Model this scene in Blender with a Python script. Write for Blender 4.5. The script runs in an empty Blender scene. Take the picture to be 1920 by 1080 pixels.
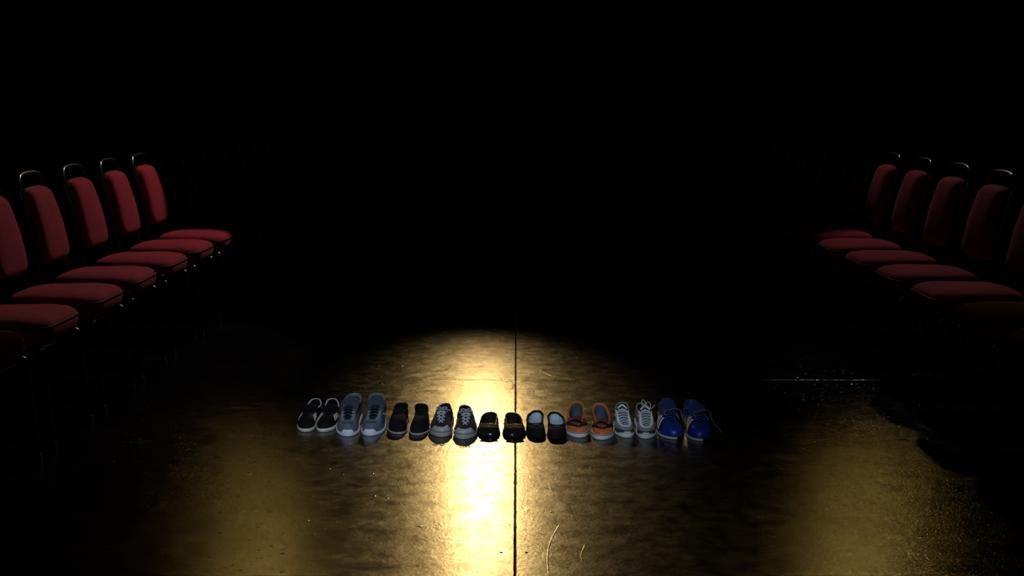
import bpy, math, random
from mathutils import Vector, Matrix, noise
random.seed(4)
PI = math.pi
S = bpy.context.scene
C = S.collection

# ------------------------------------------------------------------ camera
F, V0, U0, H = 2400.0, 165.8, 968.6, 1.313
PITCH = math.atan((540 - V0) / F)
YAW = math.atan((U0 - 960) / F)
cam = bpy.data.cameras.new('camera'); camo = bpy.data.objects.new('camera', cam); C.objects.link(camo)
cam.sensor_width = 36; cam.lens = 36 * F / 1920; cam.clip_start = .05; cam.clip_end = 100
camo.location = (0, 0, H); camo.rotation_euler = (PI / 2 - PITCH, 0, YAW)
S.camera = camo

def ground(u, v, z=0.0):
    """point on the plane at height z seen at pixel (u, v)"""
    a = math.atan((v - 540) / F) + PITCH
    t = (H - z) / math.tan(a)
    zc = t * math.cos(PITCH) + (H - z) * math.sin(PITCH)
    return Vector(((u - U0) / F * zc, t, z))

# ------------------------------------------------------------------ world, light, exposure
w = bpy.data.worlds.new('dark_hall'); S.world = w; w.use_nodes = True
w.node_tree.nodes['Background'].inputs[0].default_value = (.4, .5, .7, 1)
w.node_tree.nodes['Background'].inputs[1].default_value = .0
S.view_settings.view_transform = 'Standard'; S.view_settings.look = 'None'
S.view_settings.gamma = 1; S.view_settings.exposure = 0; S.view_settings.use_curve_mapping = False

def spot(name, loc, aim, watts, col, half, blend=.2, rad=.06):
    l = bpy.data.lights.new(name, 'SPOT'); l.energy = watts; l.color = col
    l.spot_size = math.radians(half * 2); l.spot_blend = blend; l.shadow_soft_size = rad
    o = bpy.data.objects.new(name, l); C.objects.link(o); o.location = loc
    o.rotation_euler = (Vector(aim) - Vector(loc)).to_track_quat('-Z', 'Y').to_euler()
    return o
AMB = (1, .66, .24); AMB2 = (1, .60, .14)
spot('stage_light_centre', (-.32, 11.8, 2.5), (-.14, 3.6, 0), 430, AMB, 10.0, 1, .10)
spot('stage_light_left', (-2.45, 12.0, 3.9), (-1.05, 2.8, 0), 31, AMB2, 8.4, .9, .07)
spot('stage_light_right', (3.4, 12.0, 3.9), (1.25, 2.7, 0), 42, AMB2, 8.4, .9, .07)
spot('stage_light_left_chairs', (-.5, 8.6, 3.5), (-2.2, 6.15, .5), 190, (1, .84, .80), 18, .15, .05)
spot('stage_light_right_chairs', (2.35, 8.8, 3.5), (2.4, 6.5, .5), 75, (1, .82, .86), 16.5, .25, .05)
spot('house_light_cool', (-.3, .3, 3.4), (-.2, 5.2, .05), 560, (.72, .84, 1), 12, .9, .15)
spot('added_fill_dim', (0, -2.0, 3.9), (0, 7, .2), 14, (.5, .7, 1), 40, 1, .3)  # added wide fill for the faint cool spill, no lamp of the hall

# ------------------------------------------------------------------ materials
MC = {}
def mat(name, col, rough=.7, metal=0, var=.25, vs=30, bump=.2, bs=200, bd=.001, coat=0, spec=.5, sheen=0):
    if name in MC: return MC[name]
    m = bpy.data.materials.new(name); m.use_nodes = True; nt = m.node_tree; N = nt.nodes; L = nt.links
    p = N['Principled BSDF']; tc = N.new('ShaderNodeTexCoord')
    n = N.new('ShaderNodeTexNoise'); n.inputs['Scale'].default_value = vs; n.inputs['Detail'].default_value = 4
    L.new(tc.outputs['Object'], n.inputs['Vector'])
    r = N.new('ShaderNodeMapRange'); r.inputs[1].default_value = .3; r.inputs[2].default_value = .7
    r.inputs[3].default_value = 1 - var; r.inputs[4].default_value = 1 + var
    L.new(n.outputs['Fac'], r.inputs[0])
    mx = N.new('ShaderNodeVectorMath'); mx.operation = 'SCALE'; mx.inputs[0].default_value = col
    L.new(r.outputs[0], mx.inputs['Scale']); L.new(mx.outputs[0], p.inputs['Base Color'])
    p.inputs['Roughness'].default_value = rough; p.inputs['Metallic'].default_value = metal
    p.inputs['Coat Weight'].default_value = coat; p.inputs['Specular IOR Level'].default_value = spec
    p.inputs['Sheen Weight'].default_value = sheen
    if bump:
        b = N.new('ShaderNodeTexNoise'); b.inputs['Scale'].default_value = bs
        L.new(tc.outputs['Object'], b.inputs['Vector'])
        bn = N.new('ShaderNodeBump'); bn.inputs['Strength'].default_value = bump; bn.inputs['Distance'].default_value = bd
        L.new(b.outputs['Fac'], bn.inputs['Height']); L.new(bn.outputs[0], p.inputs['Normal'])
    MC[name] = m
    return m

def floor_material():
    m = bpy.data.materials.new('glossy_black_floor_paint'); m.use_nodes = True; nt = m.node_tree; N = nt.nodes; L = nt.links
    p = N['Principled BSDF']; g = N.new('ShaderNodeNewGeometry')
    def nz(scale, detail=3, rough=.5, dist=0):
        n = N.new('ShaderNodeTexNoise'); n.inputs['Scale'].default_value = scale; n.inputs['Detail'].default_value = detail
        n.inputs['Roughness'].default_value = rough; n.inputs['Distortion'].default_value = dist
        L.new(g.outputs['Position'], n.inputs['Vector']); return n
    def rng(src, a, b, c, d, it='LINEAR'):
        r = N.new('ShaderNodeMapRange'); r.interpolation_type = it; r.inputs[1].default_value = a; r.inputs[2].default_value = b
        r.inputs[3].default_value = c; r.inputs[4].default_value = d; L.new(src, r.inputs[0]); return r.outputs[0]
    blot = nz(3.2, 6, .62, .5)
    cr = N.new('ShaderNodeValToRGB'); cr.color_ramp.elements[0].position = .35; cr.color_ramp.elements[1].position = .7
    cr.color_ramp.elements[0].color = (.0025, .002, .0016, 1); cr.color_ramp.elements[1].color = (.007, .005, .0035, 1)
    L.new(blot.outputs['Fac'], cr.inputs[0]); L.new(cr.outputs[0], p.inputs['Base Color'])
    fineb = nz(14, 7, .68, .3)
    ROUGH = rng(fineb.outputs['Fac'], .3, .7, .19, .32)
    # worn patches reflect less
    wear = nz(6.5, 8, .7, .8)
    L.new(rng(wear.outputs['Fac'], .3, .62, .2, .62), p.inputs['Specular IOR Level'])
    # relief: brush drag, grit under the paint, shallow dents
    h1 = nz(30, 6, .6, .2); h2 = nz(170, 3, .6)
    v = N.new('ShaderNodeTexVoronoi'); v.inputs['Scale'].default_value = 52; v.inputs['Randomness'].default_value = 1
    L.new(g.outputs['Position'], v.inputs['Vector'])
    grit0 = rng(v.outputs['Distance'], 0, .20, 1, 0, 'SMOOTHSTEP')
    sc_ = N.new('ShaderNodeSeparateColor'); L.new(v.outputs['Color'], sc_.inputs[0])
    pick = rng(sc_.outputs[0], .4, .85, 0, 1)
    gg = N.new('ShaderNodeMath'); gg.operation = 'MULTIPLY'; L.new(grit0, gg.inputs[0]); L.new(pick, gg.inputs[1]); grit = gg.outputs[0]
    # grit only in places
    gm = nz(2.2, 4, .6); gmask = rng(gm.outputs['Fac'], .38, .56, 0, 1)
    mm = N.new('ShaderNodeMath'); mm.operation = 'MULTIPLY'; GR = mm; L.new(grit, mm.inputs[0]); L.new(gmask, mm.inputs[1])
    def bump(src, st, dist, prev=None):
        b = N.new('ShaderNodeBump'); b.inputs['Strength'].default_value = st; b.inputs['Distance'].default_value = dist
        L.new(src, b.inputs['Height'])
        if prev: L.new(prev, b.inputs['Normal'])
        return b.outputs[0]
    # rougher painted texture away from the worn middle strip
    sx = N.new('ShaderNodeSeparateXYZ'); L.new(g.outputs['Position'], sx.inputs[0])
    ab = N.new('ShaderNodeMath'); ab.operation = 'ABSOLUTE'; L.new(sx.outputs[0], ab.inputs[0])
    side = rng(ab.outputs[0], .45, 1.0, .35, 1)
    hh = N.new('ShaderNodeMath'); hh.operation = 'MULTIPLY'; L.new(h2.outputs['Fac'], hh.inputs[0]); L.new(side, hh.inputs[1])
    h3 = nz(105, 3, .6, .1)
    h3m = N.new('ShaderNodeMath'); h3m.operation = 'MULTIPLY'; L.new(h3.outputs['Fac'], h3m.inputs[0]); L.new(side, h3m.inputs[1])
    m3 = N.new('ShaderNodeMath'); m3.operation = 'MULTIPLY'; L.new(mm.outputs[0], m3.inputs[0]); L.new(rng(ab.outputs[0], .35, 1.0, .3, 1.6), m3.inputs[1]); mm = m3
    rs = N.new('ShaderNodeMath'); rs.operation = 'SUBTRACT'; L.new(ROUGH, rs.inputs[0]); L.new(rng(ab.outputs[0], .45, 1.0, 0, .11), rs.inputs[1]); gs = N.new('ShaderNodeMath'); gs.operation = 'MULTIPLY'; L.new(rng(GR.outputs[0], 0, .25, 1, .8), gs.inputs[0]); L.new(rs.outputs[0], gs.inputs[1]); L.new(gs.outputs[0], p.inputs['Roughness'])
    b1 = bump(h1.outputs['Fac'], .4, .0013)
    b2 = bump(h3m.outputs[0], .8, .0014, b1)
    b3 = bump(hh.outputs[0], .5, .0005, b2)
    b4 = bump(mm.outputs[0], .8, .0006, b3)
    L.new(b4, p.inputs['Normal'])
    return m

M_FLOOR = floor_material()
M_BLACK = mat('black_paint', (.012, .012, .013), .85, var=.3, vs=3, bump=.1)
M_DRAPE = mat('black_velvet', (.010, .010, .012), .95, var=.3, vs=20, sheen=.3, spec=.1)

# ------------------------------------------------------------------ object helpers
def mesh_obj(name, verts, faces, m, parent=None, smooth=True, sharp=50, loc=None):
    me = bpy.data.meshes.new(name); me.from_pydata([tuple(v) for v in verts], [], faces); me.update()
    if smooth:
        me.polygons.foreach_set('use_smooth', [True] * len(me.polygons))
        if sharp: me.set_sharp_from_angle(angle=math.radians(sharp))
    if m: me.materials.append(m)
    o = bpy.data.objects.new(name, me); C.objects.link(o)
    if parent: o.parent = parent
    if loc: o.location = loc
    return o
class MB:
    def __init__(s): s.v = []; s.f = []
    def add(s, v, f):
        k = len(s.v); s.v += [Vector(a) for a in v]; s.f += [tuple(i + k for i in q) for q in f]
    def box(s, a, b):
        x0, y0, z0 = a; x1, y1, z1 = b
        s.add([(x0,y0,z0),(x1,y0,z0),(x1,y1,z0),(x0,y1,z0),(x0,y0,z1),(x1,y0,z1),(x1,y1,z1),(x0,y1,z1)],
              [(3,2,1,0),(4,5,6,7),(0,1,5,4),(1,2,6,5),(2,3,7,6),(3,0,4,7)])
    def rings(s, rings, closed=True, cap0=True, cap1=True):
        n = len(rings[0]); v = [p for r in rings for p in r]; f = []
        for i in range(len(rings) - 1):
            for j in range(n if closed else n - 1):
                a, b = i * n + j, i * n + (j + 1) % n
                f.append((a, b, b + n, a + n))
        if closed and cap0: f.append(tuple(range(n))[::-1])
        if closed and cap1: f.append(tuple((len(rings) - 1) * n + j for j in range(n)))
        s.add(v, f)
    def tube(s, pts, r, n=8, r2=None, closed=False):
        pts = [Vector(p) for p in pts]; m = len(pts); rings = []
        up = None
        for i, p in enumerate(pts):
            if closed: d = pts[(i + 1) % m] - pts[i - 1]
            else: d = pts[min(i + 1, m - 1)] - pts[max(i - 1, 0)]
            d.normalize()
            if up is None: up = d.orthogonal().normalized()
            up = (up - d * up.dot(d)); up = up.normalized() if up.length > 1e-6 else d.orthogonal().normalized()
            q = d.cross(up)
            rr = r if r2 is None else r + (r2 - r) * i / (m - 1)
            rings.append([p + up * math.cos(a) * rr + q * math.sin(a) * rr for a in [2 * PI * k / n for k in range(n)]])
        if closed: rings.append(rings[0]); s.rings(rings, True, False, False)
        else: s.rings(rings)
    def obj(s, name, m, parent=None, **k): return mesh_obj(name, s.v, s.f, m, parent, **k)

def smooth_path(pts, n=6, closed=False):
    P = [Vector(p) for p in pts]; out = []; m = len(P)
    for i in range(m if closed else m - 1):
        if closed: a, b, c, d = P[i - 1], P[i], P[(i + 1) % m], P[(i + 2) % m]
        else: a, b, c, d = P[max(i - 1, 0)], P[i], P[i + 1], P[min(i + 2, m - 1)]
        for k in range(n):
            t = k / n
            out.append(.5 * ((2 * b) + (c - a) * t + (2 * a - 5 * b + 4 * c - d) * t * t + (3 * b - a - 3 * c + d) * t ** 3))
    if not closed: out.append(P[-1])
    return out
def thing(name, label, cat, loc=(0, 0, 0), rz=0, group=None):
    o = bpy.data.objects.new(name, None); C.objects.link(o); o.location = loc; o.rotation_euler = (0, 0, rz)
    o.empty_display_size = .05
    o['label'] = label; o['category'] = cat
    if group: o['group'] = group
    return o
def copy_tree(o, parent=None):
    c = o.copy(); C.objects.link(c); c.parent = parent
    for ch in list(o.children): copy_tree(ch, c)
    return c

# ------------------------------------------------------------------ the room
RX0, RX1, RY0, RY1, RZ = -5.2, 5.2, -4.0, 12.55, 5.0
def slab(name, a, b, m):
    k = MB(); k.box(a, b); o = k.obj(name, m, smooth=False); o['kind'] = 'structure'; return o
floor = slab('floor', (RX0, RY0, -.12), (RX1, RY1, -.014), M_BLACK)
slab('ceiling', (RX0, RY0, RZ), (RX1, RY1, RZ + .1), M_BLACK)
slab('wall_back', (RX0 - .1, RY1, -.12), (RX1 + .1, RY1 + .1, RZ + .1), M_BLACK)
slab('wall_front', (RX0 - .1, RY0 - .1, -.12), (RX1 + .1, RY0, RZ + .1), M_BLACK)
slab('wall_left', (RX0 - .1, RY0, -.12), (RX0, RY1, RZ + .1), M_BLACK)
slab('wall_right', (RX1, RY0, -.12), (RX1 + .1, RY1, RZ + .1), M_BLACK)
slab('baseboard_back', (RX0, RY1 - .018, 0), (RX1, RY1, .09), M_BLACK)

# sheet flooring: sheets 2.44 x 1.83 m with real joints
SX, SY, YJ = 2.44, 2.44, ground(900, 712).y
def wob(a, b, k): return noise.noise(Vector((a * 1.0, b, k))) * .6 + noise.noise(Vector((a * 5, b, k + 9))) * .4
def sheet(x0, x1, y0, y1, k):
    near = -2.5 < (x0 + x1) / 2 < 2.5 and 2 < (y0 + y1) / 2 < 10
    n = 90 if near else 2
    gx, gy = .0014, .0004
    edge = []
    def side(ax, a0, a1, fixed, sgn, g, amp):
        out = []
        for i in range(n):
            a = a0 + (a1 - a0) * i / n
            d = g + (amp * abs(wob(a * 9, fixed, k)) * 1.4 + (amp * .9 * max(0, noise.noise(Vector((a * 60, fixed * 3, k)))))  if near else 0)
            out.append((a, fixed - sgn * d) if ax == 'x' else (fixed - sgn * d, a))
        return out
    edge += side('x', x0 + gx, x1 - gx, y0, -1, gy, .0012)
    edge += side('y', y0 + gy, y1 - gy, x1, 1, gx, .0020)
    edge += side('x', x1 - gx, x0 + gx, y1, 1, gy, .0012)
    edge += side('y', y1 - gy, y0 + gy, x0, -1, gx, .0020)
    cx, cy = (x0 + x1) / 2, (y0 + y1) / 2
    def inset(e, d): return [(x + (d if x < cx - 1.0 else -d if x > cx + 1.0 else 0), y + (d if y < cy - 1.0 else -d if y > cy + 1.0 else 0)) for x, y in e]
    mb = MB()
    mb.rings([[(x, y, -.013) for x, y in edge], [(x, y, -.0015) for x, y in edge],
              [(x, y, -.0004) for x, y in inset(edge, .0008)], [(x, y, 0) for x, y in inset(edge, .0022)]])
    mb.obj('floor_panel', M_FLOOR, floor, smooth=False)
k = 0
for i in range(-3, 3):
    for j in range(-5, 4):
        x0, x1 = max(RX0, -.004 + i * SX), min(RX1, -.004 + (i + 1) * SX)
        y0, y1 = max(RY0, YJ + j * SY), min(RY1, YJ + (j + 1) * SY)
        if x1 - x0 > .1 and y1 - y0 > .05: sheet(x0, x1, y0, y1, k); k += 1

# grit and dried drips under the gloss paint: small domes, too many to count
def grit():
    rnd = random.Random(11); mb = MB(); n = 0
    while n < 6500:
        x, y = rnd.uniform(-2.3, 2.4), rnd.uniform(2.6, 7.4)
        ax = abs(x)
        dens = (.10 if ax < .55 else .35 if ax < .9 else 1) * max(0, min(1, (noise.noise(Vector((x * 1.7, y * 1.1, 3.3))) + .30) * 1.6))
        dens *= .6 if x > 0 else 1
        if rnd.random() > dens: continue
        n += 1
        rad = rnd.choice((.003, .004, .005, .006, .007)) * rnd.uniform(.8, 1.2); el = 1 if rnd.random() < .8 or rad > .0035 else rnd.uniform(2, 4)
        hh = rad * rnd.uniform(.05, .14); a0 = rnd.uniform(0, PI)
        def pt(q, k, z):
            u, v = rad * k * math.cos(q) * el, rad * k * math.sin(q)
            return (x + u * math.cos(a0) - v * math.sin(a0), y + u * math.sin(a0) + v * math.cos(a0), z)
        mb.rings([[pt(2 * PI * q / 10, k, z) for q in range(10)] for k, z in ((1, -.0002), (.8, hh * .36), (.5, hh * .75), (.22, hh * .95))], cap0=False)
    o = mb.obj('paint_grit', mat('gloss_grit', (.006, .005, .004), .13, var=.1, bump=0, spec=1), floor, sharp=None); o['kind'] = 'stuff'
grit()

# raised scuffs and drips in the paint, screw heads
def scuff(pix, r, flat=.35):
    pts = smooth_path([ground(u, v) for u, v in pix], 8)
    mb = MB(); mb.tube(pts, r, 5); 
    for v in mb.v: v.z *= flat
    mb.obj('paint_ridge', M_FLOOR, floor)
scuff([(1049, 985), (1037, 1005), (1029, 1028), (1027, 1050), (1030, 1085)], .0022)
scuff([(981, 850), (990, 878), (997, 908)], .0011)
scuff([(846, 962), (838, 1000), (829, 1045)], .0013)
scuff([(1027, 900), (1031, 912), (1033, 922)], .0012)
scuff([(1098, 1020), (1090, 1040), (1092, 1050)], .0016)
scuff([(813, 690), (828, 688)], .0014)
scuff([(888, 632), (908, 632)], .0012)
scuff([(310, 870), (345, 858), (385, 846)], .0014)
scuff([(405, 918), (420, 905), (428, 890)], .0016)
scuff([(1527, 915), (1550, 911), (1575, 909)], .0016)
scuff([(1563, 832), (1590, 837), (1640, 841)], .0018)
scuff([(1012, 693), (1030, 703), (1062, 709), (1078, 712)], .002)
scuff([(975, 700), (1000, 702), (1020, 705)], .0016)
scuff([(936, 708), (948, 716), (958, 714), (963, 724), (957, 730)], .0022, .5)
scuff([(925, 713), (940, 715), (955, 718)], .0016, .5)
scuff([(955, 690), (963, 697), (972, 694)], .0018, .5)
scuff([(975, 716), (990, 714), (1012, 715)], .0018, .5)
scuff([(808, 711), (850, 712), (905, 713)], .0009, .5)
scuff([(1450, 714.5), (1500, 715), (1566, 715)], .0010, .6)
scuff([(900, 745), (902, 765)], .001)
for u, v in [(940, 1036), (988, 1036)]:
    mb = MB(); g0 = ground(u, v)
    ring = lambda r, z: [(g0.x + r * math.cos(a), g0.y + r * math.sin(a), z) for a in [2 * PI * q / 12 for q in range(12)]]
    mb.rings([ring(.0045, -.001), ring(.0045, .0004), ring(.003, .001)]); mb.obj('screw_head', M_BLACK, floor)

# black drapes on the right and left
def drape(x, y0, y1, label):
    n = 160; mb = MB(); top, bot = [], []
    rows = []
    for z in (.03, 1.2, 2.6, 4.6):
        row = []
        for i in range(n + 1):
            y = y0 + (y1 - y0) * i / n
            amp = .05 * (1.15 - .12 * z)
            row.append((x + amp * math.sin(i * 2 * PI / 10 + noise.noise(Vector((y * 2, z * .3, x))) * 2), y, z))
        rows.append(row)
    back = [[(px + .006, py, pz) for px, py, pz in r] for r in rows]
    mb.rings(rows, closed=False); mb.rings(back[::-1], closed=False)
    o = mb.obj('stage_curtain', M_DRAPE, sharp=None); o['label'] = label; o['category'] = 'curtain'
    return o
drape(4.2, 8.2, 12.3, 'black pleated stage curtain hanging behind the far end of the right chair row')
drape(4.3, 3.6, 8.0, 'black pleated stage curtain hanging behind the near end of the right chair row')

# ------------------------------------------------------------------ chairs
M_RED = mat('red_upholstery', (.30, .016, .028), .9, var=.22, vs=60, bump=.5, bs=500, bd=.0006, spec=.2, sheen=.04)
M_PIPE = mat('dark_red_piping', (.05, .004, .006), .7, var=.1)
M_TUBE = mat('dark_steel_tube', (.16, .16, .17), .28, 1, var=.15, bump=.05)
M_CAP = mat('black_rubber_cap', (.02, .02, .02), .7)
M_BOLT = mat('bright_bolt', (.7, .66, .5), .15, 1, bump=0)
M_BACKV = mat('black_vinyl', (.015, .012, .012), .5)
def rr(hx0, hx1, hyf, hyb, r, n=7):
    """rounded outline, front +x"""
    pts = []
    for cx, cy, a0 in ((hx1 - r, hyf - r, 0), (hx0 + r, hyb - r, 90), (hx0 + r, -hyb + r, 180), (hx1 - r, -hyf + r, 270)):
        for i in range(n): 
            a = math.radians(a0 + 90 * i / (n - 1)); pts.append((cx + r * math.cos(a), cy + r * math.sin(a)))
    return pts
def make_chair():
    t = thing('banquet_chair', '', 'chair')
    o = rr(-.205, .198, .205, .180, .095)
    cx = .005
    def sc(k, z): return [(cx + (x - cx) * k, y * k, z) for x, y in o]
    mb = MB()
    mb.rings([sc(.86, .386), sc(.92, .391), sc(.965, .408), sc(.995, .432), sc(.99, .454), sc(.955, .467), sc(.88, .478), sc(.7, .487), sc(.4, .492), sc(.1, .493)])
    seat = mb.obj('seat', M_RED, t, sharp=None)
    mb = MB(); mb.tube([(x * .992, y * .992, .451) for x, y in o], .0035, 6, closed=True); mb.obj('piping', M_PIPE, seat)
    mb = MB()
    mb.tube([(cx + (x - cx) * .86, y * .86, .384) for x, y in o], .011, 8, closed=True)
    mb.tube([(-.17, 0.02, .384), (.18, .02, .384)], .008, 6)
    mb.obj('seat_frame', M_TUBE, t)
    for s in (1, -1):
        mb = MB(); mb.tube(smooth_path([(.10, s * .176, .384), (.155, s * .178, .380), (.178, s * .180, .35), (.186, s * .184, .2), (.196, s * .19, .012)], 5), .0115, 8)
        lg = mb.obj('leg', M_TUBE, t)
        mb = MB(); mb.tube([(.1955, s * .1898, .03), (.197, s * .1904, 0)], .0145, 10); mb.obj('foot_cap', M_CAP, lg)
        mb = MB(); mb.tube(smooth_path([(-.225, s * .178, .43), (-.227, s * .178, .38), (-.245, s * .182, .2), (-.275, s * .188, .012)], 5), .0115, 8)
        lg = mb.obj('leg', M_TUBE, t)
        mb = MB(); mb.tube([(-.272, s * .1875, .03), (-.278, s * .1885, 0)], .0145, 10); mb.obj('foot_cap', M_CAP, lg)
        mb = MB(); c = Vector((.165, s * .2015, .412))
        mb.rings([[c + Vector((math.cos(a) * r, s * y, math.sin(a) * r)) for a in [2 * PI * q / 10 * s for q in range(10)]] for r, y in ((.006, 0), (.006, .003), (.0045, .0052), (.002, .0062))])
        mb.obj('bolt', M_BOLT, t)
    def bx(z): return -.225 - (z - .43) * .17 - max(0, z - .7) * .10
    mb = MB(); L = []
    for z in (.42, .5, .6, .7, .8, .88): L.append((bx(z), .176 - (z - .42) * .045, z))
    L[-1] = (bx(.87), .152, .87); L += [(bx(.91), .125, .914), (bx(.926), .085, .928), (bx(.93), 0, .932)]
    path = L + [(x, -y, z) for x, y, z in L[::-1][1:]]
    mb.tube(smooth_path(path, 4), .0115, 8); mb.obj('back_frame', M_TUBE, t)
    # the padded back: outline in (y, z), lofted forward
    zc, hz = .702, .168
    out = []
    for i in range(40):
        a = 2 * PI * i / 40; c, s_ = math.cos(a), math.sin(a)
        yy = math.copysign(abs(c) ** .33, c); zz = math.copysign(abs(s_) ** .33, s_)
        out.append((yy * (.145 - .013 * zz), zz))
    def lay(k, d): return [(bx(zc + hz * z * k) + d, y * k, zc + hz * z * k) for y, z in out]
    mb = MB(); mb.rings([lay(.97, -.012), lay(1.0, .002), lay(1.0, .014), lay(.975, .030), lay(.93, .040), lay(.8, .047), lay(.4, .051), lay(.08, .0515)])
    bc = mb.obj('back_cushion', M_RED, t, sharp=None)
    mb = MB(); mb.tube([(bx(zc + hz * z) + .006, y * 1.004, zc + hz * z * 1.004) for y, z in out], .003, 6, closed=True); mb.obj('piping', M_PIPE, bc)
    mb = MB(); mb.rings([lay(.90, -.020), lay(.98, -.016), lay(.98, -.011)]); mb.obj('back_panel', M_BACKV, t)
    mb = MB(); mb.tube([(bx(.62) - .008, .166, .62), (bx(.62) - .008, -.166, .62)], .006, 6)
    mb.obj('cross_bar', M_TUBE, t)
    mb = MB(); mb.tube([(bx(.82) - .008, .158, .82), (bx(.82) - .008, -.158, .82)], .006, 6); mb.obj('cross_bar', M_TUBE, t)
    return t
ORD = 'first second third fourth fifth sixth seventh eighth ninth tenth eleventh twelfth thirteenth fourteenth fifteenth'.split()
proto = make_chair(); used = False
for side, t0, i0, i1, X0, al in ((-1, 4.55, -1, 13, 1.737, .010), (1, 5.16, -2, 12, 1.761, .017)):
    total = i1 - i0 + 1
    for i in range(i0, i1 + 1):
        c = proto if not used else copy_tree(proto); used = True
        y = t0 + i * .54 + .2015                      # the bolt on the near side marks the row
        X = X0 - al * (y - 4.2 - .2)
        jx, jr = random.uniform(-.006, .006), random.uniform(-.02, .02)
        c.location = (side * (X + .165 + jx), y, 0)
        c.rotation_euler = (0, 0, (0 if side < 0 else PI) + side * al + jr)
        nth = i - i0; back = i1 - i
        sd = 'left' if side < 0 else 'right'
        lit = (i <= 5 if side < 0 else i <= 4)
        look = 'seat lit' if lit else 'in darkness'
        if nth == 0: lab = f'nearest red banquet chair of the {sd} row, cut by the picture edge'
        elif back == 0: lab = f'last red banquet chair of the {sd} row, against the black back wall'
        elif nth <= 7: lab = f'{ORD[nth]} red banquet chair from the near end of the {sd} row, {look}'
        else: lab = f'{ORD[back]} red banquet chair from the back wall in the {sd} row, {look}'
        c['label'] = lab; c['group'] = f'red banquet chairs in the {sd} row'

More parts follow.
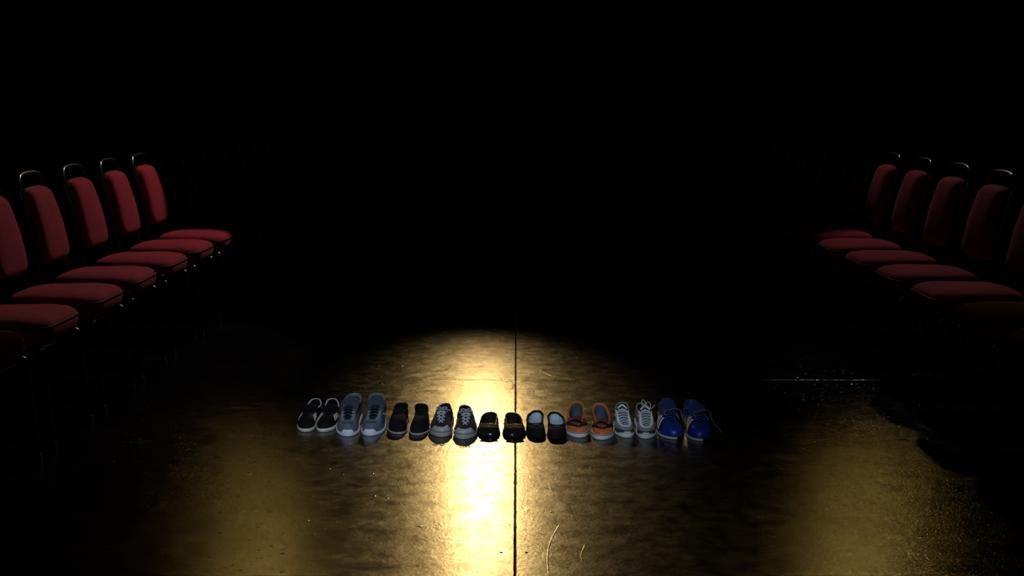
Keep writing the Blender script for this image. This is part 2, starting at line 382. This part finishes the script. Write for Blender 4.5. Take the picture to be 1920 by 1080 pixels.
# ------------------------------------------------------------------ shoes
def lerp(a, b, t): return a + (b - a) * t
def sm(t): t = max(0, min(1, t)); return t * t * (3 - 2 * t)
def tab(xs, x):
    """smooth interpolation over [(x, y) ...]"""
    if x <= xs[0][0]: return xs[0][1]
    for (a, b), (c, d) in zip(xs, xs[1:]):
        if x <= c: return lerp(b, d, sm((x - a) / (c - a)))
    return xs[-1][1]
class Shoe:
    """toe towards -y, u in -1..1 (0 toe, +-1 heel), k in 0..1 (sole to opening)"""
    def __init__(s, L=.275, W=.096, side=1, sole=.022, toe=.045, throat=.42, heel=.97,
                 ow=((0, .012), (.5, .026), (1, .03)), oz=((0, .075), (.5, .065), (.8, .062), (1, .075)), toe_round=.24, heel_round=.14, sole_z=None, bend=.010, bulge=.004):
        s.__dict__.update(locals())
        s.L = L; s.sole_z = sole_z or ((0, sole), (1, sole))
    def base(s, f):
        return tab([(0, .46), (.30, .5), (.55, .43), (.85, .365), (1, .35)], f) * s.W
    def foot(s, u, off=0, z=0):
        q = abs(u); f = (1 - math.cos(PI * q)) / 2
        e = 1
        if f < s.toe_round: e = math.sqrt(max(0, 1 - (1 - f / s.toe_round) ** 2.2))
        if f > 1 - s.heel_round: e = math.sqrt(max(0, 1 - ((f - 1 + s.heel_round) / s.heel_round) ** 2))
        wd = s.base(f) * e
        x = math.copysign(wd, u) if u else 0
        cx = s.side * s.bend * (math.sin(PI * f) - .35)
        y = (f - .5) * s.L
        p = Vector((x + cx, y, z))
        if off:
            d = Vector((x, (f - .5) * s.L * .45 if abs(f - .5) > .3 else 0, 0))
            # outward by a true-ish normal
            du = .01
            a = s.foot(max(-1, u - du)); b = s.foot(min(1, u + du)); tg = b - a
            if q > .985: nrm = Vector((0, 1, 0))
            elif tg.length < 1e-7: nrm = Vector((0, -1, 0))
            else:
                nrm = Vector((tg.y, -tg.x, 0)).normalized()
                if nrm.dot(Vector((x, (f - .5) * s.L, 0))) < 0: nrm = -nrm
            p += nrm * off
        return p
    def open(s, u, inset=0):
        q = abs(u); o = (1 - math.cos(PI * q)) / 2
        wd = tab(s.ow, o)
        a, b = .10, .30
        if o < a: wd *= math.sqrt(max(0, 1 - (1 - o / a) ** 2))
        if o > 1 - b: wd *= math.sqrt(max(0, 1 - ((o - 1 + b) / b) ** 2))
        wd = max(0, wd - inset)
        f = lerp(s.throat, s.heel, o)
        y = (f - .5) * s.L + (inset if q < .15 else -inset if q > .85 else 0)
        cx = s.side * s.bend * (math.sin(PI * f) - .35)
        return Vector((math.copysign(wd, u) + cx, y, tab(s.oz, o)))
    def sz(s, u): return tab(s.sole_z, (1 - math.cos(PI * abs(u))) / 2)
    def surf(s, u, k, off=0):
        B = s.foot(u); B.z = s.sz(u) - .002; T = s.open(u)
        f = (1 - math.cos(PI * abs(u))) / 2
        fr = 1 - sm(f / .5)
        hh = T.z - B.z
        h1 = lerp(.55 * hh, max(.01, s.toe - B.z), fr)
        out = (B - T); out.z = 0
        C1 = B + Vector((0, 0, h1)); 
        if out.length > 1e-5: C1 += out.normalized() * s.bulge
        a2 = lerp(.25, .42, fr)
        C2 = T + out * a2; C2.z = T.z - lerp(.30 * hh, .10 * hh, fr)
        m = 1 - k
        p = B * m ** 3 + C1 * 3 * m * m * k + C2 * 3 * m * k * k + T * k ** 3
        if off:
            e = .01
            k0, k1 = max(0, k - e), min(1, k + e)
            tu = s.surf(min(.999, u + e), k) - s.surf(max(-.999, u - e), k); tk = s.surf(u, k1) - s.surf(u, k0)
            n = tu.cross(tk)
            if n.length > 1e-12:
                n.normalize(); c = Vector((p.x, p.y, .03))
                ax = p - Vector((0, max(-.08, min(.08, p.y)), .02))
                if n.dot(ax) < 0: n = -n
                p = p + n * off
        return p
    U = [(-1 + 2 * i / 56) for i in range(56)]
    def upper(s, m, parent, lining=None, K=9):
        rings = [[s.surf(u, k / K) for u in s.U] for k in range(K + 1)]
        mb = MB(); mb.rings(rings, cap0=False, cap1=False); 
        # rolled edge
        r1 = [s.open(u, .0025) + Vector((0, 0, .001)) for u in s.U]
        r2 = [s.open(u, .005) + Vector((0, 0, -.004)) for u in s.U]
        mb.rings([rings[-1], r1, r2], cap0=False, cap1=False)
        up = mb.obj('upper', m, parent, sharp=60)
        # lining down to the insole, following the inside of the shoe
        mb = MB(); R = [r2]
        for q in (.35, .7, 1):
            ring = []
            for u in s.U:
                b = s.foot(u, -.006, s.sole + .001); t = s.open(u, .005)
                p = t.lerp(b, q); p.z = lerp(t.z - .004, s.sole + .001, q)
                ring.append(p)
            R.append(ring)
        mb.rings(R, cap0=False, cap1=False); mb.obj('lining', lining or m, parent, sharp=60)
        return up
    def insole(s, m, parent):
        mb = MB(); z = s.sole
        mb.rings([[s.foot(u, -.004, z - .003) for u in s.U], [s.foot(u, -.005, z + .0025) for u in s.U], [s.foot(u, -.012, z + .004) for u in s.U]])
        return mb.obj('insole', m, parent, sharp=60)
    def solep(s, m, parent, off=.003, name='sole', z0=0, top=0, lip=.003):
        mb = MB()
        mb.rings([[s.foot(u, off - .006, z0) for u in s.U], [s.foot(u, off - .001, z0 + .0015) for u in s.U], [s.foot(u, off, z0 + .006) for u in s.U],
                  [s.foot(u, off, s.sz(u) + top - lip) for u in s.U], [s.foot(u, off - .0015, s.sz(u) + top) for u in s.U], [s.foot(u, -.006, s.sz(u) + top - .0015) for u in s.U]])
        return mb.obj(name, m, parent, sharp=45)
    def band(s, m, parent, z0, z1, off=.0036, name='stripe_line', u0=-1, u1=1):
        n = 40; us = [lerp(u0, u1, i / n) for i in range(n + 1)]
        mb = MB(); mb.rings([[s.foot(u, off - .002, z0) for u in us], [s.foot(u, off, z0) for u in us], [s.foot(u, off, z1) for u in us], [s.foot(u, off - .002, z1) for u in us]], closed=False)
        return mb.obj(name, m, parent)
    def patch(s, m, parent, name, poly, off=.0012, nu=10, nk=5):
        """poly: four (u,k) corners, bilinear; raised plate on the upper"""
        a, b, c, d = poly; rows = []
        for j in range(nk + 1):
            r = []
            for i in range(nu + 1):
                U_ = lerp(lerp(a[0], b[0], i / nu), lerp(d[0], c[0], i / nu), j / nk)
                K_ = lerp(lerp(a[1], b[1], i / nu), lerp(d[1], c[1], i / nu), j / nk)
                ed = min(i, nu - i, j, nk - j) == 0
                r.append(s.surf(U_, K_, off if not ed else off * .2))
            rows.append(r)
        mb = MB(); mb.rings(rows, closed=False); o = mb.obj(name, m, parent, sharp=None); return o
    def ribbon(s, m, parent, name, path, wd, off=.0014, mod=None):
        """flat strip following (u,k) path on the upper"""
        pts = [s.surf(u, k, off) for u, k in path]; pts2 = [s.surf(u, k, 0) for u, k in path]
        mb = MB(); A, B, Cc, D = [], [], [], []
        for i in range(len(pts)):
            tg = (pts[min(i + 1, len(pts) - 1)] - pts[max(i - 1, 0)]).normalized()
            n = (pts[i] - pts2[i]).normalized(); q = tg.cross(n).normalized() * wd / 2
            A.append(pts2[i] + q * 1.1); B.append(pts[i] + q); Cc.append(pts[i] - q); D.append(pts2[i] - q * 1.1)
        mb.rings([A, B, Cc, D], closed=False); return mb.obj(name, m, parent, sharp=None)
    def rim(s, m, parent, r=.0025, u0=-1, u1=1, name='collar_piping', dz=.001):
        n = 44
        if u1 - u0 >= 2: mb = MB(); mb.tube([s.open(-1 + 2 * i / n) + Vector((0, 0, dz)) for i in range(n)], r, 6, closed=True)
        else:   # passes round the heel, from side u0 to side u1
            seq = [lerp(u0, 1, i / n) for i in range(n)] + [lerp(-1, u1, i / n) for i in range(n + 1)]
            mb = MB(); mb.tube([s.open(u) + Vector((0, 0, dz)) for u in seq], r, 6)
        return mb.obj(name, m, parent)
    def tongue(s, m, parent, z1, f1=None, w0=.020, w1=.034, th=.004, lean=.0, z0=None):
        f0 = s.throat - .02; f1 = f1 or s.throat + .24; z0 = z0 or tab(s.oz, 0) - .006
        rows = []; n = 10; J = 10
        def pt(i, j, dz):
            a = i / n; wd = lerp(w0, w1, a) * (1 if a < .85 else math.sqrt(max(.02, 1 - ((a - .85) / .17) ** 2)))
            b = -1 + 2 * j / J
            f = lerp(f0, f1, a); cx = s.side * s.bend * (math.sin(PI * f) - .35)
            return Vector((cx + b * wd, (f - .5) * s.L + lean * a * a, lerp(z0, z1, a ** 1.15) - .010 * b * b - dz))
        mb = MB()
        loop = [[pt(i, j, 0) for j in range(J + 1)] + [pt(i, j, th) for j in range(J, -1, -1)] for i in range(n + 1)]
        mb.rings(loop); s._tp = pt
        return mb.obj('tongue', m, parent, sharp=60)
    def lace(s, m, parent, n=5, r=.0024, o0=.04, o1=.42, cross=True, lift=.004, flat=1.0):
        """lacing across the throat"""
        mb = MB()
        def ey(i, sg):
            o = lerp(o0, o1, i / max(1, n - 1)); q = math.acos(1 - 2 * o) / PI
            p = s.surf(sg * q, .93, .0012); return p
        for i in range(n):
            a, b = ey(i, -1), ey(i, 1)
            seq = [(a, b)] if not cross else ([(a, b)] if i == 0 else [(ey(i - 1, -1), b), (ey(i - 1, 1), a)])
            for p, q in seq:
                mid = (p + q) / 2 + Vector((0, 0, lift + .004))
                mb.tube(smooth_path([p, p.lerp(mid, .5) + Vector((0, 0, .003)), mid, q.lerp(mid, .5) + Vector((0, 0, .003)), q], 3), r, 6)
        s._ey = ey
        return mb.obj('laces', m, parent)
def bow(s, m, parent, at, size=.03, r=.0022, up=.01, ends=True, spread=1):
    mb = MB(); a = Vector(at)
    for sg in (-1, 1):
        mb.tube(smooth_path([a, a + Vector((sg * size * .5 * spread, -.004, up)), a + Vector((sg * size * spread, -.002, up * .6)), a + Vector((sg * size * .7 * spread, -.008, -.002)), a], 5), r, 6)
        if ends: mb.tube(smooth_path([a, a + Vector((sg * size * .4, -.012, -.004)), a + Vector((sg * size * .8, -.02, -.016))], 5), r * .9, 6)
    return mb.obj('bow', m, parent)
def place(name, label, u, v, side, shoe, rz=0, group=None):
    g = ground(u, v); 
    t = thing(name, label, 'shoe', (0, 0, 0), rz, group)
    toe = Vector((0, -.5 * shoe.L - .003, 0)); toe.rotate(Matrix.Rotation(rz, 3, 'Z'))
    t.scale = (1, .89, .86); toe.y *= .89
    t.location = (g.x - toe.x, g.y - toe.y, 0)
    return t

WHITE = mat('white_rubber', (.62, .64, .60), .6, var=.15, vs=40)
M_LAV = mat('white_foam', (.72, .72, .82), .55, var=.06)
BLK = mat('black_knit', (.004, .004, .005), .85, var=.3, spec=.2)
DKIN = mat('dark_lining', (.004, .004, .004), .9, spec=.15)
SOLEY = mat('off_white_sole', (.62, .62, .50), .6, var=.2, vs=50)

# pair one: black sneakers, three white stripes, white piping round the collar
M_PIP = mat('grey_white_piping', (.42, .42, .46), .6)
for n_, (u, v, sd, rz) in enumerate([(570, 811, -1, -.05), (606, 811, 1, -.03)]):
    sh = Shoe(L=.262, W=.069, side=sd, sole=.020, toe=.044, throat=.42, ow=((0, .012), (.5, .026), (1, .028)), oz=((0, .066), (.45, .064), (.75, .066), (1, .088)), sole_z=((0, .016), (.5, .020), (1, .026)))
    t = place('sneaker', ['black sneaker with three white stripes, outermost shoe at the left end of the row', 'black sneaker with three white stripes, touching the big grey running shoes'][n_], u, v, sd, sh, rz, 'black three-striped sneakers')
    sh.solep(SOLEY, t); sh.upper(BLK, t, DKIN); sh.insole(DKIN, t)
    sh.rim(M_PIP, t, .0028, .52, -.52)
    sh.tongue(BLK, t, .088); sh.lace(DKIN, t, 5, .002)
    for sg in (1, -1):
        for q in range(3):
            a = .30 + q * .058
            sh.ribbon(WHITE, t, 'stripe', [(sg * lerp(a + .03, a - .02, i / 8), lerp(.26 + .03 * q, .64 + .03 * q, i / 8)) for i in range(9)], .0075)

# pair two: big grey running shoes
M_GR = mat('grey_mesh_fabric', (.10, .125, .16), .85, var=.2, vs=90, bump=.5, bs=700)
M_GR2 = mat('slate_mesh_fabric', (.035, .043, .07), .85, var=.2, vs=90)
M_GRL = mat('light_grey_overlay', (.20, .23, .26), .7, var=.1)
M_LN = mat('navy_black_lace', (.004, .005, .010), .8)
M_TAB = mat('pale_reflective', (.45, .5, .48), .5)
for n_, (u, v, sd, rz) in enumerate([(650, 819, -1, .0), (694, 818, 1, -.01)]):
    sh = Shoe(L=.295, W=.083, side=sd, sole=.026, toe=.052, throat=.20, ow=((0, .014), (.45, .021), (.7, .032), (1, .034)), oz=((0, .060), (.35, .094), (.7, .100), (1, .120)), sole_z=((0, .030), (.012, .032), (.06, .014), (.5, .020), (1, .034)), toe_round=.28, bulge=.006)
    t = place('running_shoe', ['dark grey running shoe with black laces and white foam sole, beside the black striped sneakers', 'dark grey running shoe with a pale curved mark on its outer side'][n_], u, v, sd, sh, rz, 'grey running shoes')
    sh.solep(M_LAV, t, .004); up = sh.upper(M_GR, t, M_GR2); sh.insole(M_GR2, t)
    tg = sh.tongue(M_GR2, t, .130, sh.throat + .46, .024, .040, .008, .02)
    sh.lace(M_LN, t, 7, .0034, .03, .50, False, .008)
    for sg in (-1, 1):
        # toothed eyestay
        for q in range(8):
            o = .03 + q * .068; uq = math.acos(1 - 2 * o) / PI
            sh.ribbon(M_GRL, up, 'eyelet_tab', [(sg * uq, .80), (sg * uq, .88), (sg * uq * .99, .985)], .0075, .002)
        sh.ribbon(M_GRL, t, 'eyestay', [(sg * lerp(.10, .46, i / 12), lerp(.80, .78, i / 12)) for i in range(13)], .008, .0016)
        sh.patch(M_GR2, t, 'side_panel', [(sg * .28, .25), (sg * .45, .2), (sg * .45, .6), (sg * .30, .6)], .001)
    sh.patch(M_GR2, t, 'toe_seam', [(-.17, .55), (.17, .55), (.14, .66), (-.14, .66)], .0012)
    hb = sh.rim(M_GR, t, .005, .45, -.45, 'padded_collar')
    if n_ == 1:
        cpts = [(.47 + .045 * math.cos(a), .62 + .17 * math.sin(a)) for a in [math.radians(70 + 220 * i / 14) for i in range(15)]]
        sh.ribbon(M_TAB, t, 'curved_mark', cpts, .006, .002)
        for q in range(2): sh.ribbon(M_LAV, t, 'heel_stripe', [(.70 + .035 * q, .25 + .1 * q), (.72 + .03 * q, .5), (.73 + .03 * q, .72)], .008, .006)
        for q in range(4): sh.band(M_GR2, t, .004, .016, .0046, 'sole_groove', .42 + q * .07, .43 + q * .07)

# pair three: plain black plimsolls
for n_, (u, v, sd, rz) in enumerate([(745, 815, -1, 0), (783, 817, 1, 0)]):
    sh = Shoe(L=.255, W=.072, side=sd, sole=.014, toe=.040, throat=.45, ow=((0, .018), (.5, .025), (1, .027)), oz=((0, .066), (.5, .062), (1, .080)), sole_z=((0, .010), (1, .016)))
    t = place('slip_on_shoe', ['plain matt black slip-on shoe with a thin pale sole edge, beside the grey running shoes', 'plain matt black slip-on shoe with a thin pale sole edge, beside the canvas shoes'][n_], u, v, sd, sh, rz, 'plain black slip-on shoes')
    sh.solep(mat('thin_grey_sole', (.32, .31, .27), .6), t); sh.upper(BLK, t, DKIN); sh.insole(DKIN, t); sh.rim(BLK, t, .0022)
    sh.tongue(BLK, t, .084, sh.throat + .17, .016, .024)

# pair four: low canvas shoes with white rubber toe caps and laces
M_CAN = mat('dark_plum_canvas', (.020, .010, .016), .9, var=.3, vs=80, bump=.5, bs=900)
M_RUB = mat('grey_white_rubber', (.36, .37, .35), .42, var=.12, vs=60, spec=.6)
M_LW = mat('white_cotton_lace', (.40, .43, .46), .85)
for n_, (u, v, sd, rz) in enumerate([(826, 820, -1, -.03), (871, 824, 1, .03)]):
    sh = Shoe(L=.275, W=.084, side=sd, sole=.024, toe=.044, throat=.20, ow=((0, .010), (.45, .014), (.6, .026), (1, .028)), oz=((0, .050), (.4, .078), (.7, .074), (1, .086)), sole_z=((0, .024), (1, .022)), toe_round=.26)
    t = place('canvas_shoe', ['dark canvas shoe with rubber toe cap and white laces, beside the plain black slip-ons', 'dark canvas shoe with rubber toe cap and white laces, beside the glossy black flats'][n_], u, v, sd, sh, rz, 'dark canvas lace-up shoes')
    sl = sh.solep(M_RUB, t, .004); sh.band(BLK, sl, .0215, .0232, .0046, 'sole_line')
    sh.upper(M_CAN, t, DKIN); sh.insole(M_LW, t)
    sh.patch(M_RUB, t, 'toe_cap', [(-.255, .02), (.255, .02), (.18, .47), (-.18, .47)], .002, 24, 10)
    sh.tongue(M_CAN, t, .096, sh.throat + .40, .012, .022, .004, .01)
    tp = mat('tongue_patch_grey', (.16, .16, .18), .8)
    mb = MB(); c = sh._tp(8, 5, -.002)
    mb.rings([[c + Vector((math.cos(a) * .011 * r, math.sin(a) * .009 * r, math.sin(a) * .007 * r + d)) for a in [2 * PI * q / 16 for q in range(16)]] for r, d in ((1, -.002), (1, .001), (.85, .0018), (.6, .001))]); mb.obj('tongue_patch', tp, t)
    sh.lace(M_LW, t, 7, .0030, .02, .62, True, .002)
    bow(sh, M_LW, t, sh._tp(8, 5, -.007), .020, .0024, .008, False)
    for sg in (-1, 1):
        for q in range(5):
            o = .05 + q * .09; uq = math.acos(1 - 2 * o) / PI; c = sh.surf(sg * uq, .9, .001)
            mb = MB(); mb.tube([c + Vector((math.cos(a) * .0035, math.sin(a) * .0035, 0)) for a in [2 * PI * r / 8 for r in range(8)]], .001, 4, closed=True); mb.obj('eyelet', M_BOLT, t)

# pair five: glossy black flats with gathered bows
M_GLINT = mat('satin_amber_glint', (.42, .27, .10), .32, .8, var=.2, bump=.1, bs=40)  # black satin bow, its amber reflection painted in as a gold metallic colour
M_PAT = mat('black_patent', (.010, .009, .009), .25, var=.2, coat=.6, spec=.5, bump=.25, bs=60, bd=.002)
for n_, (u, v, sd, rz) in enumerate([(918, 821, -1, 0), (963, 822, 1, .03)]):
    sh = Shoe(L=.24, W=.087, side=sd, sole=.009, toe=.030, throat=.27, ow=((0, .024), (.3, .031), (.7, .029), (1, .028)), oz=((0, .036), (.35, .040), (.7, .046), (1, .052)), sole_z=((0, .006), (1, .012)), toe_round=.30)
    t = place('ballet_flat', ['glossy black ballet flat with a knotted bow, beside the canvas shoes', 'glossy black ballet flat with a knotted bow, standing on the floor joint'][n_], u, v, sd, sh, rz, 'glossy black ballet flats')
    sh.solep(DKIN, t, .002, lip=.002); sh.upper(M_PAT, t, mat('black_leather_lining', (.018, .012, .010), .5)); sh.insole(mat('black_leather_lining', (.018, .012, .010), .5), t)
    sh.rim(M_PAT, t, .0026, dz=.0015, name='elastic_edge')
    # gathered ruffle across the front edge
    mb = MB(); c = sh.open(0) + Vector((0, -.006, .001))
    for sg in (-1, 1):
        for q in range(4):
            a = c + Vector((sg * (.004 + q * .0075), .0015 * q, 0))
            mb.tube(smooth_path([a + Vector((0, .010, -.002)), a + Vector((sg * .001, .003, .008 - q * .0008)), a + Vector((sg * .003, -.010, .003)), a + Vector((sg * .005, -.018, -.003))], 4), .0046 - q * .0004, 8)
    mb.tube([c + Vector((0, .012, .001)), c + Vector((0, .002, .009)), c + Vector((0, -.012, .003))], .0045, 8)
    mb.obj('bow', M_GLINT, t)

# pair six: black flats with pale blue insoles
M_PB = mat('pale_blue_insole', (.46, .58, .64), .75, var=.12, vs=50)
M_BV = mat('black_velour', (.004, .004, .006), .9, spec=.2)
for n_, (u, v, sd, rz) in enumerate([(1007, 822, -1, .0), (1043, 825, 1, 0)]):
    sh = Shoe(L=.24, W=.072, side=sd, sole=.022, toe=.042, throat=.34, ow=((0, .022), (.3, .031), (.7, .030), (1, .028)), oz=((0, .042), (.4, .046), (.8, .052), (1, .062)), sole_z=((0, .008), (1, .012)), toe_round=.28)
    t = place('slipper', ['black slipper with pale blue insole, beside the glossy black flats', 'black slipper with pale blue insole, beside the orange shoes'][n_], u, v, sd, sh, rz, 'black slippers with pale insoles')
    sh.solep(DKIN, t, .002, lip=.002); sh.upper(M_BV, t, M_PB); sh.rim(M_BV, t, .0032); sh.insole(M_PB, t)
    mb = MB(); mb.rings([[sh.foot(u_, -.010, .024) for u_ in sh.U], [Vector((p.x * .94, p.y * .985, .030)) for p in [sh.foot(u_, -.010) for u_ in sh.U]], [Vector((p.x * .75, p.y * .93, .031)) for p in [sh.foot(u_, -.010) for u_ in sh.U]]]); mb.obj('cushion_pad', M_PB, t)
    mb = MB(); c = sh.surf(0, .86, .001)
    mb.tube(smooth_path([c + Vector((-.012, .003, 0)), c + Vector((0, -.002, .003)), c + Vector((.012, .003, 0))], 5), .0016, 6); mb.obj('vamp_tape', mat('grey_tape', (.12, .12, .14), .6), t)

# pair seven: orange canvas shoes
M_OR = mat('orange_canvas', (.50, .115, .022), .85, var=.25, vs=50, bump=.5, bs=700)
M_MA = mat('maroon_canvas', (.10, .012, .012), .85, var=.3)
M_BG = mat('blue_grey_lining', (.06, .075, .11), .85)
M_DB = mat('black_brown_band', (.008, .004, .004), .9, spec=.15)
for n_, (u, v, sd, rz) in enumerate([(1086, 821, -1, .0), (1130, 825, 1, -.01)]):
    sh = Shoe(L=.265, W=.081, side=sd, sole=.023, toe=.044, throat=.28, ow=((0, .020), (.35, .028), (.6, .030), (1, .029)), oz=((0, .042), (.3, .058), (.6, .062), (1, .098)), sole_z=((0, .023), (1, .021)), toe_round=.30)
    t = place('canvas_slip_on', ['orange canvas slip-on with dark band and white rubber sole, beside the pale-insole slippers', 'orange canvas slip-on with dark band and white rubber sole, beside the silver-grey trainers'][n_], u, v, sd, sh, rz, 'orange canvas slip-ons')
    sl = sh.solep(WHITE, t, .004); sh.band(BLK, sl, .0195, .0218, .0047, 'sole_line')
    sh.upper(M_OR, t, M_BG); sh.insole(M_BG, t)
    sh.rim(M_OR, t, .0030, .35, -.35, 'heel_binding')
    for sg in (-1, 1):
        sh.ribbon(M_DB, t, 'elastic_band', [(sg * lerp(.40, .02, i / 14), lerp(.40, .80, (i / 14) ** .7)) for i in range(15)], .017, .0022)
        sh.patch(M_MA, t, 'side_panel', [(sg * .10, .90), (sg * .36, .70), (sg * .42, .98), (sg * .10, .99)], .0016)
    sh.patch(M_MA, t, 'toe_stain', [(-.10, .56), (.10, .56), (.05, .80), (-.05, .80)], .0011)
    sh.tongue(M_MA, t, .070, sh.throat + .16, .018, .024)
    mb = MB(); c = sh._tp(5, 5, -.003)
    mb.tube(smooth_path([c + Vector((-.026, .004, -.006)), c + Vector((-.008, -.004, .004)), c + Vector((.006, -.014, .002)), c + Vector((.022, -.02, -.008))], 5), .003, 6); mb.obj('loose_lace', M_DB, t)

# pair eight: silver-grey trainers
M_SI = mat('grey_suede', (.20, .20, .20), .85, var=.25, vs=60)
M_SM = mat('pale_mesh', (.40, .44, .46), .8, var=.3, vs=160)
M_WO = mat('white_overlay', (.62, .68, .72), .55, var=.06)
M_DG = mat('dark_grey_guard', (.035, .036, .045), .6)
for n_, (u, v, sd, rz) in enumerate([(1175, 821, -1, .0), (1213, 823, 1, .0)]):
    sh = Shoe(L=.27, W=.071, side=sd, sole=.022, toe=.046, throat=.20, ow=((0, .016), (.35, .020), (.6, .026), (1, .028)), oz=((0, .048), (.4, .084), (.7, .084), (1, .096)), sole_z=((0, .022), (.05, .020), (.15, .012), (.5, .018), (1, .028)), toe_round=.30, bulge=.006)
    t = place('running_shoe', ['silver-grey trainer with white lace frame, its laces tucked in, beside the orange slip-ons', 'silver-grey trainer with white lace frame and lace loops standing up, beside the blue trainers'][n_], u, v, sd, sh, rz, 'silver-grey trainers')
    sh.solep(WHITE, t, .004); sh.upper(M_SI, t, DKIN); sh.insole(DKIN, t)
    sh.patch(M_DG, t, 'mudguard', [(-.34, .03), (.34, .03), (.30, .24), (-.30, .24)], .002, 24, 4)
    sh.patch(WHITE, t, 'toe_bumper', [(-.12, .0), (.12, .0), (.07, .13), (-.07, .13)], .0045, 14, 4)
    sh.patch(M_SM, t, 'vamp_mesh', [(-.16, .60), (.16, .60), (.12, .8), (-.12, .8)], .0014, 14, 5)
    sh.tongue(M_SM, t, .100, sh.throat + .40, .016, .024, .005, .006)
    # white U-shaped lace frame
    seq = [(-.50, .93), (-.42, .90), (-.34, .84), (-.26, .78), (-.17, .70), (-.08, .66), (0, .65), (.08, .66), (.17, .70), (.26, .78), (.34, .84), (.42, .90), (.50, .93)]
    sq = []
    for (a, b), (c, d) in zip(seq, seq[1:]):
        for i in range(3): sq.append((lerp(a, c, i / 3), lerp(b, d, i / 3)))
    sh.ribbon(M_WO, t, 'lace_frame', sq + [seq[-1]], .009, .0032)
    for sg in (-1, 1):
        sh.patch(M_WO, t, 'eyestay', [(sg * .42, .62), (sg * .52, .55), (sg * .52, .98), (sg * .42, .98)], .003)
        sh.patch(M_LN, t, 'side_stripe', [(sg * .38, .42), (sg * .47, .58), (sg * .48, .68), (sg * .385, .50)], .0036)
        sh.patch(mat('violet_grey', (.13, .13, .22), .7), t, 'side_panel', [(sg * .33, .30), (sg * .37, .30), (sg * .38, .48), (sg * .34, .48)], .003)
    sh.lace(M_SM, t, 7, .0028, .05, .46, False, .006)
    # dark loop across the top of the tongue
    mb = MB(); a = sh._tp(8, 0, -.003); b = sh._tp(8, 10, -.003); c = sh._tp(9, 5, -.005); d = sh._tp(6, 0, -.005); e = sh._tp(6, 10, -.005)
    mb.tube(smooth_path([d, a, c, b, e], 5), .0032, 6); mb.obj('tongue_loop', M_LN, t)
    mb = MB(); mb.tube(smooth_path([sh._tp(9, 1, -.004), sh._tp(10, 5, -.006), sh._tp(9, 9, -.004)], 5), .004, 6); mb.obj('tongue_edge', M_WO, t)
    if n_ == 1:
        mb = MB(); c = sh._tp(9, 5, -.006)
        mb.tube(smooth_path([c, c + Vector((-.014, .006, .018)), c + Vector((-.008, .010, .034)), c + Vector((.002, .006, .022)), c + Vector((.004, 0, 0))], 6), .0019, 6)
        mb.tube(smooth_path([c, c + Vector((.006, .006, .024)), c + Vector((.018, .008, .022)), c + Vector((.021, .004, .008)), c + Vector((.018, 0, -.004))], 6), .0019, 6)
        mb.tube(smooth_path([c + Vector((.02, 0, -.004)), c + Vector((.028, .002, 0)), c + Vector((.038, .01, .012))], 5), .0017, 6)
        mb.obj('lace_loops', mat('beige_lace', (.36, .35, .28), .8), t)

# pair nine: blue trainers
M_BL = mat('blue_synthetic', (.003, .030, .26), .4, var=.2, vs=60, coat=.15, bump=.15)
M_BM = mat('blue_mesh', (.003, .022, .085), .85, var=.25, vs=120)
M_BD = mat('navy_panel', (.002, .003, .010), .8)
M_YW = mat('yellowed_white', (.50, .52, .40), .6, var=.15)
for n_, (u, v, sd, rz) in enumerate([(1265, 824, -1, .02), (1317, 827, 1, .05)]):
    sh = Shoe(L=.28, W=.093, side=sd, sole=.022, toe=.050, throat=.27, ow=((0, .016), (.35, .024), (.6, .030), (1, .032)), oz=((0, .060), (.4, .088), (.7, .090), (1, .112)), sole_z=((0, .012), (.2, .012), (.5, .020), (1, .030)), toe_round=.30, bulge=.006)
    t = place('running_shoe', ['bright blue trainer with three white stripes, beside the silver-grey trainers', 'blue trainer with trailing laces, outermost shoe at the right end of the row'][n_], u, v, sd, sh, rz, 'blue trainers')
    sl = sh.solep(M_BD, t, .003); sh.band(M_YW, sl, .002, .011, .0042, 'sole_edge', -.50, .03)
    sh.upper(M_BL, t, M_BM); sh.insole(M_BD, t)
    sh.patch(M_BM, t, 'vamp_mesh', [(-.20, .58), (.20, .58), (.12, .95), (-.12, .95)], .0012, 14, 5)
    for sg in (-1, 1):
        sh.patch(M_BD, t, 'side_panel', [(sg * .26, .22), (sg * .52, .10), (sg * .52, .84), (sg * .26, .84)], .0012, 14, 8)
        for q in range(3):
            a = (.31 if sg < 0 else .42) + q * .065
            sh.ribbon(M_YW, t, 'stripe', [(sg * lerp(a + .06, a - .01, i / 8), lerp(.14, .84, i / 8)) for i in range(9)], .0075, .0028)
    sh.tongue(M_BM, t, .128, sh.throat + .39, .024, .038, .010, .025)
    sh.lace(M_BM, t, 6, .0034, .03, .46, False, .007)
    sh.rim(M_BM, t, .005, .45, -.45, 'padded_collar')
    mb = MB(); c = sh._tp(5, 5, -.008)
    mb.tube(smooth_path([c, c + Vector((.02, -.004, .010)), c + Vector((.045, 0, 0)), c + Vector((.05, -.01, -.03))], 5), .002, 6)
    mb.tube(smooth_path([c, c + Vector((-.012, -.012, .006)), c + Vector((-.020, -.02, -.008)), c + Vector((-.010, -.03, -.014))], 5), .0024, 6)
    if n_ == 1: mb.tube(smooth_path([c + Vector((.045, 0, -.01)), c + Vector((.06, -.02, -.05)), c + Vector((.075, -.05, -.065)), c + Vector((.08, -.07, -.078))], 6), .0018, 6)
    mb.obj('trailing_lace', mat('grey_green_lace', (.09, .12, .12), .8), t)
